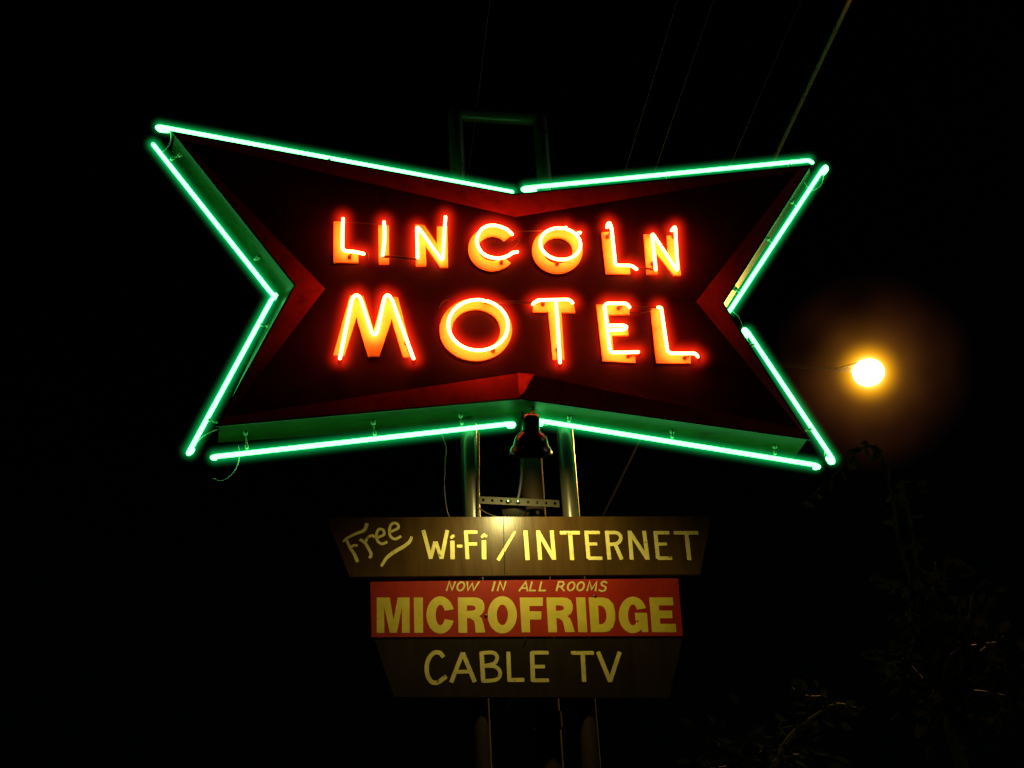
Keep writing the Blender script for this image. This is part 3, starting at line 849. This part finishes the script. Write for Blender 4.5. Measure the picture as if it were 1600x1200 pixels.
# ------------------------------------------------------------------ hooded flood light over the boards
HD = 0.6
neck = S(830, 649, HD)
hood_dir = (away * 0.56 + Vector((0, 0, -1)) * 0.83 + SX * 0.04).normalized()
fl = thing('flood_light', S(818, 636, -0.12), 'black bell-hooded flood light hanging in front of the bottom middle of the neon sign', 'flood light')
sc_ = pxm(833, 690, HD)
m = MB()
prof = [(0.0, .02), (-.05, .20), (-.02, .30), (.04, .37), (.10, .39), (.42, .40), (.50, .42), (.56, .58), (.66, .72), (.80, .80), (.92, .83), (1.00, .93), (1.10, 1.0), (1.20, 1.02),
        (1.21, .99), (1.10, .97), (1.0, .90), (.90, .80), (.78, .77), (.64, .68), (.55, .5)]
Rh = 33 * sc_
m.lathe(neck, hood_dir, [(h * Rh * 1.55, r * Rh) for (h, r) in prof], 40)
hood = m.build('hood', MT['hood'], fl, smooth=True)
m = MB()
bc = neck + hood_dir * 0.10
m.lathe(bc, hood_dir, [(0, .02), (.02, .035), (.05, .055), (.075, .06), (.10, .045), (.112, .01)], 20)
m.build('bulb', MT['bulb'], fl, smooth=True)
m = MB()
m.tube(smooth_path([neck + hood_dir * .04, neck + hood_dir * .01 + away * .10, neck.lerp(S(833, 643, -.12), .3), neck.lerp(S(833, 643, -.12), .7), S(833, 641, -.12), S(833, 641, -.12) + SZ * .03], 6), .017, 12)
m.build('arm', MT['hood'], fl, smooth=True)
ld = bpy.data.lights.new('flood_lamp', 'SPOT'); ld.energy = 84; ld.color = (1.0, 0.84, 0.26)
ld.spot_size = math.radians(150); ld.spot_blend = 0.85; ld.shadow_soft_size = 0.04
lo = bpy.data.objects.new('flood_lamp', ld); col.objects.link(lo)
lo.parent = fl
lo.location = (bc + hood_dir * 0.135 + SX * .01) - AT[fl.name]
lo.rotation_euler = hood_dir.to_track_quat('-Z', 'Y').to_euler()

# unlit reflector bulb behind the bracket
bb = S(803, 797, -0.27)
rbulb = thing('reflector_bulb', bb, 'unlit dark round reflector bulb under the perforated bar above the boards', 'light bulb')
bd_ = (N * 0.75 + Vector((0, 0, -0.6))).normalized()
rr = 17 * pxm(803, 795, -0.1)
m = MB(); m.lathe(bb - bd_ * rr * 1.4, bd_, [(0, .3 * rr), (.4 * rr, .42 * rr), (.9 * rr, .9 * rr), (1.2 * rr, rr), (1.34 * rr, rr), (1.5 * rr, .8 * rr), (1.62 * rr, .4 * rr), (1.66 * rr, .02)], 32)
m.build('glass', MT['bulb_glass'], rbulb, smooth=True)
m = MB(); m.lathe(bb - bd_ * rr * 0.2, bd_, [(0, rr * 1.0), (0, rr * 1.1), (.02, rr * 1.12), (.02, rr * 1.0)], 32)
m.build('rim', MT['galv'], rbulb, smooth=True)
m = MB(); m.tube([bb - bd_ * rr * 2.6, bb - bd_ * rr * 1.3], rr * .48, 18); m.build('socket', MT['hood'], rbulb, smooth=True)

# ------------------------------------------------------------------ street lamp
LDPT = 20.0
lc = A(1357, 582, LDPT)
pole_top = A(818, 560, LDPT + 2.5)
lamp = thing('street_lamp', (pole_top.x, pole_top.y, 0), 'glowing amber street lamp on a long arm right of the neon sign', 'street lamp')
m = MB(); m.tube([Vector((pole_top.x, pole_top.y, -0.2 + (pole_top.z + .6) * k / 12)) for k in range(13)], .14, 16, radii=[.17 - .06 * k / 12 for k in range(13)])
m.build('pole', MT['wood'], lamp, smooth=True)
ad = (lc - pole_top); adn = Vector((ad.x, ad.y, 0)).normalized()
m = MB(); m.tube(smooth_path([pole_top - Vector((0, 0, .5)), pole_top.lerp(lc, .3) + Vector((0, 0, .02)), pole_top.lerp(lc, .65) + Vector((0, 0, .1)), lc - adn * .28 + Vector((0, 0, .1))], 6), .035, 10)
m.build('arm', MT['wood'], lamp, smooth=True)
side = adn.cross(Vector((0, 0, 1)))
m = MB()                                             # cobra-head housing
secs = [(-.52, .03, .03), (-.42, .06, .05), (-.26, .09, .06), (-.05, .11, .06), (.08, .10, .05), (.15, .04, .02)]
for (x, wd, h) in secs:
    for k in range(14):
        a = PI * k / 13
        m.v.append(lc + adn * x + side * wd * math.cos(a) + Vector((0, 0, .15 + h * math.sin(a))))
for i in range(len(secs) - 1):
    for k in range(13):
        m.f.append([i * 14 + k, i * 14 + k + 1, (i + 1) * 14 + k + 1, (i + 1) * 14 + k])
    m.f.append([i * 14, (i + 1) * 14, (i + 1) * 14 + 13, i * 14 + 13])
m.build('housing', MT['wood'], lamp, smooth=True)
m = MB()                                             # drop glass
lr = .235
m.lathe(lc, Vector((0, 0, -1)), [(-lr * .92 * math.cos(t), lr * 1.06 * math.sin(t) + 1e-4) for t in [PI * k / 16 for k in range(17)]], 28)
m.build('lens', MT['lamp_lens'], lamp, smooth=True)
pxl = LDPT / F
R2 = 175 * pxl
m = MB()
ns, sg = 16, 28
for i in range(ns + 1):
    t = PI * i / ns
    for k in range(sg):
        a = 2 * PI * k / sg
        m.v.append(Vector((R2 * math.sin(t) * math.cos(a) + (1e-4 if i in (0, ns) else 0) * math.cos(a), R2 * math.sin(t) * math.sin(a) + (1e-4 if i in (0, ns) else 0) * math.sin(a), R2 * math.cos(t))))
for i in range(ns):
    for k in range(sg):
        m.f.append([i * sg + k, (i + 1) * sg + k, (i + 1) * sg + (k + 1) % sg, i * sg + (k + 1) % sg])
hz = m.build('halo', glow_volume('amber_halo', 0.0, [(32 * pxl, 1.4, (1.0, 0.70, 0.22), 10.0, 0), (68 * pxl, 3.6, (1.0, 0.43, 0.004), 14.0, 0), (112 * pxl, 2.6, (1.0, 0.38, 0.012), 0.42, 0), (R2, 2.1, (1.0, 0.27, 0.065), 0.062, 1)]), None)  # amber bloom painted as emission, not air scattering the lamp
hz.parent = lamp; hz.location = lc - AT[lamp.name]
pl = bpy.data.lights.new('sodium_lamp', 'SPOT'); pl.energy = 3000; pl.spot_size = math.radians(158); pl.spot_blend = 0.25; pl.color = (1.0, 0.5, 0.08); pl.shadow_soft_size = 0.15
po = bpy.data.objects.new('sodium_lamp', pl); col.objects.link(po); po.parent = lamp
po.location = lc - AT[lamp.name] - Vector((0, 0, .45))

# ------------------------------------------------------------------ overhead power lines
ldir = ray(570, 1530); ldir.z = 0; ldir.normalize()
def cable(px, h, r, mt, label):
    rr_ = ray(px, 0); t = (h - CAM.z) / rr_.z
    p = CAM + rr_ * t
    pts = []
    for k in range(41):
        s = -26 + 96 * k / 40
        sag = 0.9 * (((s - 22) / 48) ** 2)
        pts.append(p + ldir * s + Vector((0, 0, sag - 0.9 * (22 / 48) ** 2)))
    m = MB(); m.tube(pts, r, 8)
    o = m.build('power_line', MT[mt], None, loc=p, smooth=True)
    tag(o, label, 'power line', 'power lines running overhead')
cable(1328, 9.6, .022, 'alu', 'thick pale service cable overhead, brightest and rightmost of the wires')
cable(1251, 11, .007, 'wire', 'thin dark wire just left of the bright service cable')
cable(1114, 11, .007, 'wire', 'thin dark wire, right one of the close pair above the right half of the sign')
cable(1058, 11, .007, 'wire', 'thin dark wire, left one of the close pair above the right half of the sign')
cable(765, 11, .007, 'wire', 'thin dark wire over the middle of the sign, leftmost of the wires')

# ------------------------------------------------------------------ dark trees low on the right
def leaf(m, c, d, s):
    d = d.normalized(); sd_ = d.cross(Vector((random.uniform(-1, 1), random.uniform(-1, 1), random.uniform(-1, 1)))).normalized()
    up = d.cross(sd_)
    b = len(m.v)
    m.v += [c, c + d * s * .35 + sd_ * s * .27 + up * s * .05, c + d * s * .75 + sd_ * s * .2 + up * s * .02, c + d * s - up * s * .08,
            c + d * s * .75 - sd_ * s * .2 + up * s * .02, c + d * s * .35 - sd_ * s * .27 + up * s * .05, c + d * s * .5 - up * s * .04]
    m.f += [[b, b + 1, b + 6], [b + 1, b + 2, b + 6], [b + 2, b + 3, b + 6], [b + 3, b + 4, b + 6], [b + 4, b + 5, b + 6], [b + 5, b, b + 6]]

def tree(label, base, forks, twigs, lmat, nleaf, lsize, group=None):
    t = thing('leafy_tree', base, label, 'tree')
    top = forks[0][0]
    m = MB()
    tp = smooth_path([Vector(base) - Vector((0, 0, .2)), Vector(base).lerp(top, .4) + Vector((.08, .05, 0)), top], 6)
    m.tube(tp, .1, 10, radii=[.12 - .07 * i / (len(tp) - 1) for i in range(len(tp))])
    m.build('trunk', MT['bark'], t, smooth=True)
    lf = MB()
    for (a, b_, rad) in forks:
        m = MB(); pth = smooth_path([a, a.lerp(b_, .5) + Vector((random.uniform(-.1, .1), random.uniform(-.1, .1), .12)), b_], 6)
        m.tube(pth, .03, 7, radii=[.045 - .035 * i / (len(pth) - 1) for i in range(len(pth))])
        m.build('limb', MT['bark'], t, smooth=True)
        for k in range(nleaf):
            q = pth[min(len(pth) - 1, int(len(pth) * (random.random() ** .6)))]
            off = Vector((random.gauss(0, 1), random.gauss(0, 1), random.gauss(0, .8)))
            leaf(lf, q + off * rad * random.choice((.35, .5, .8)), off + Vector((0, 0, -.3)), lsize * random.uniform(.6, 1.25))
    for path in twigs:
        m = MB(); pth = smooth_path(path, 6)
        m.tube(pth, .01, 6, radii=[.018 - .012 * i / (len(pth) - 1) for i in range(len(pth))])
        m.build('twig', MT['bark'], t, smooth=True)
        for q in pth[2::2]:
            for _ in range(2):
                leaf(lf, q, Vector((random.gauss(0, 1), random.gauss(0, 1), random.gauss(-.3, .8))), lsize * random.uniform(.5, .8))
    lf.build('crown', lmat, t)
    return t
TDp = 11.5
c0 = A(1480, 1120, TDp); b0 = Vector((c0.x + .25, c0.y + .15, 0))
forks = [(c0, A(x, y, TDp + dd), r) for (x, y, dd, r) in ((1420, 950, -.2, .24), (1462, 880, .2, .22), (1520, 930, -.3, .26), (1560, 1000, .3, .26), (1410, 1030, .3, .24), (1580, 1090, -.2, .24), (1500, 1010, -.5, .28))]
tw = [[A(1440, 960, TDp), A(1405, 850, TDp), A(1394, 770, TDp), A(1382, 722, TDp), A(1360, 697, TDp), A(1332, 712, TDp), A(1300, 745, TDp), A(1256, 786, TDp)],
      [A(1440, 960, TDp), A(1428, 850, TDp - .2), A(1418, 790, TDp - .2), A(1415, 754, TDp - .2), A(1440, 763, TDp - .2)],
      [A(1520, 1010, TDp), A(1545, 1006, TDp - .2), A(1580, 1004, TDp - .3)],
      [A(1440, 960, TDp), A(1400, 920, TDp), A(1377, 901, TDp)]]
tree('dark leafy tree low on the right with a bare arching twig', b0, forks, tw, MT['leaf'], 64, .19)
c1 = A(1190, 1235, 12.5); b1 = Vector((c1.x, c1.y + .1, 0))
forks = [(c1, A(x, y, 12.5 + dd), r) for (x, y, dd, r) in ((1125, 1165, 0, .22), (1200, 1170, .2, .22), (1285, 1110, -.2, .17), (1250, 1180, -.2, .24), (1080, 1210, .2, .22))]
tw = [[A(1285, 1110, 12.3), A(1290, 1090, 12.3), A(1262, 1088, 12.2), A(1238, 1075, 12.2)], [A(1285, 1110, 12.3), A(1310, 1100, 12.3), A(1338, 1106, 12.3)]]
tree('dark shrubby tree peeking up at the bottom, right of the pole frame', b1, forks, tw, MT['leaf2'], 44, .18)

# ------------------------------------------------------------------ render settings
scene.view_settings.view_transform = 'Standard'
scene.view_settings.look = 'None'
scene.view_settings.exposure = 0
scene.render.engine = 'CYCLES'
scene.cycles.use_denoising = True
scene.cycles.max_bounces = 8
scene.cycles.volume_bounces = 0
scene.cycles.sample_clamp_indirect = 6
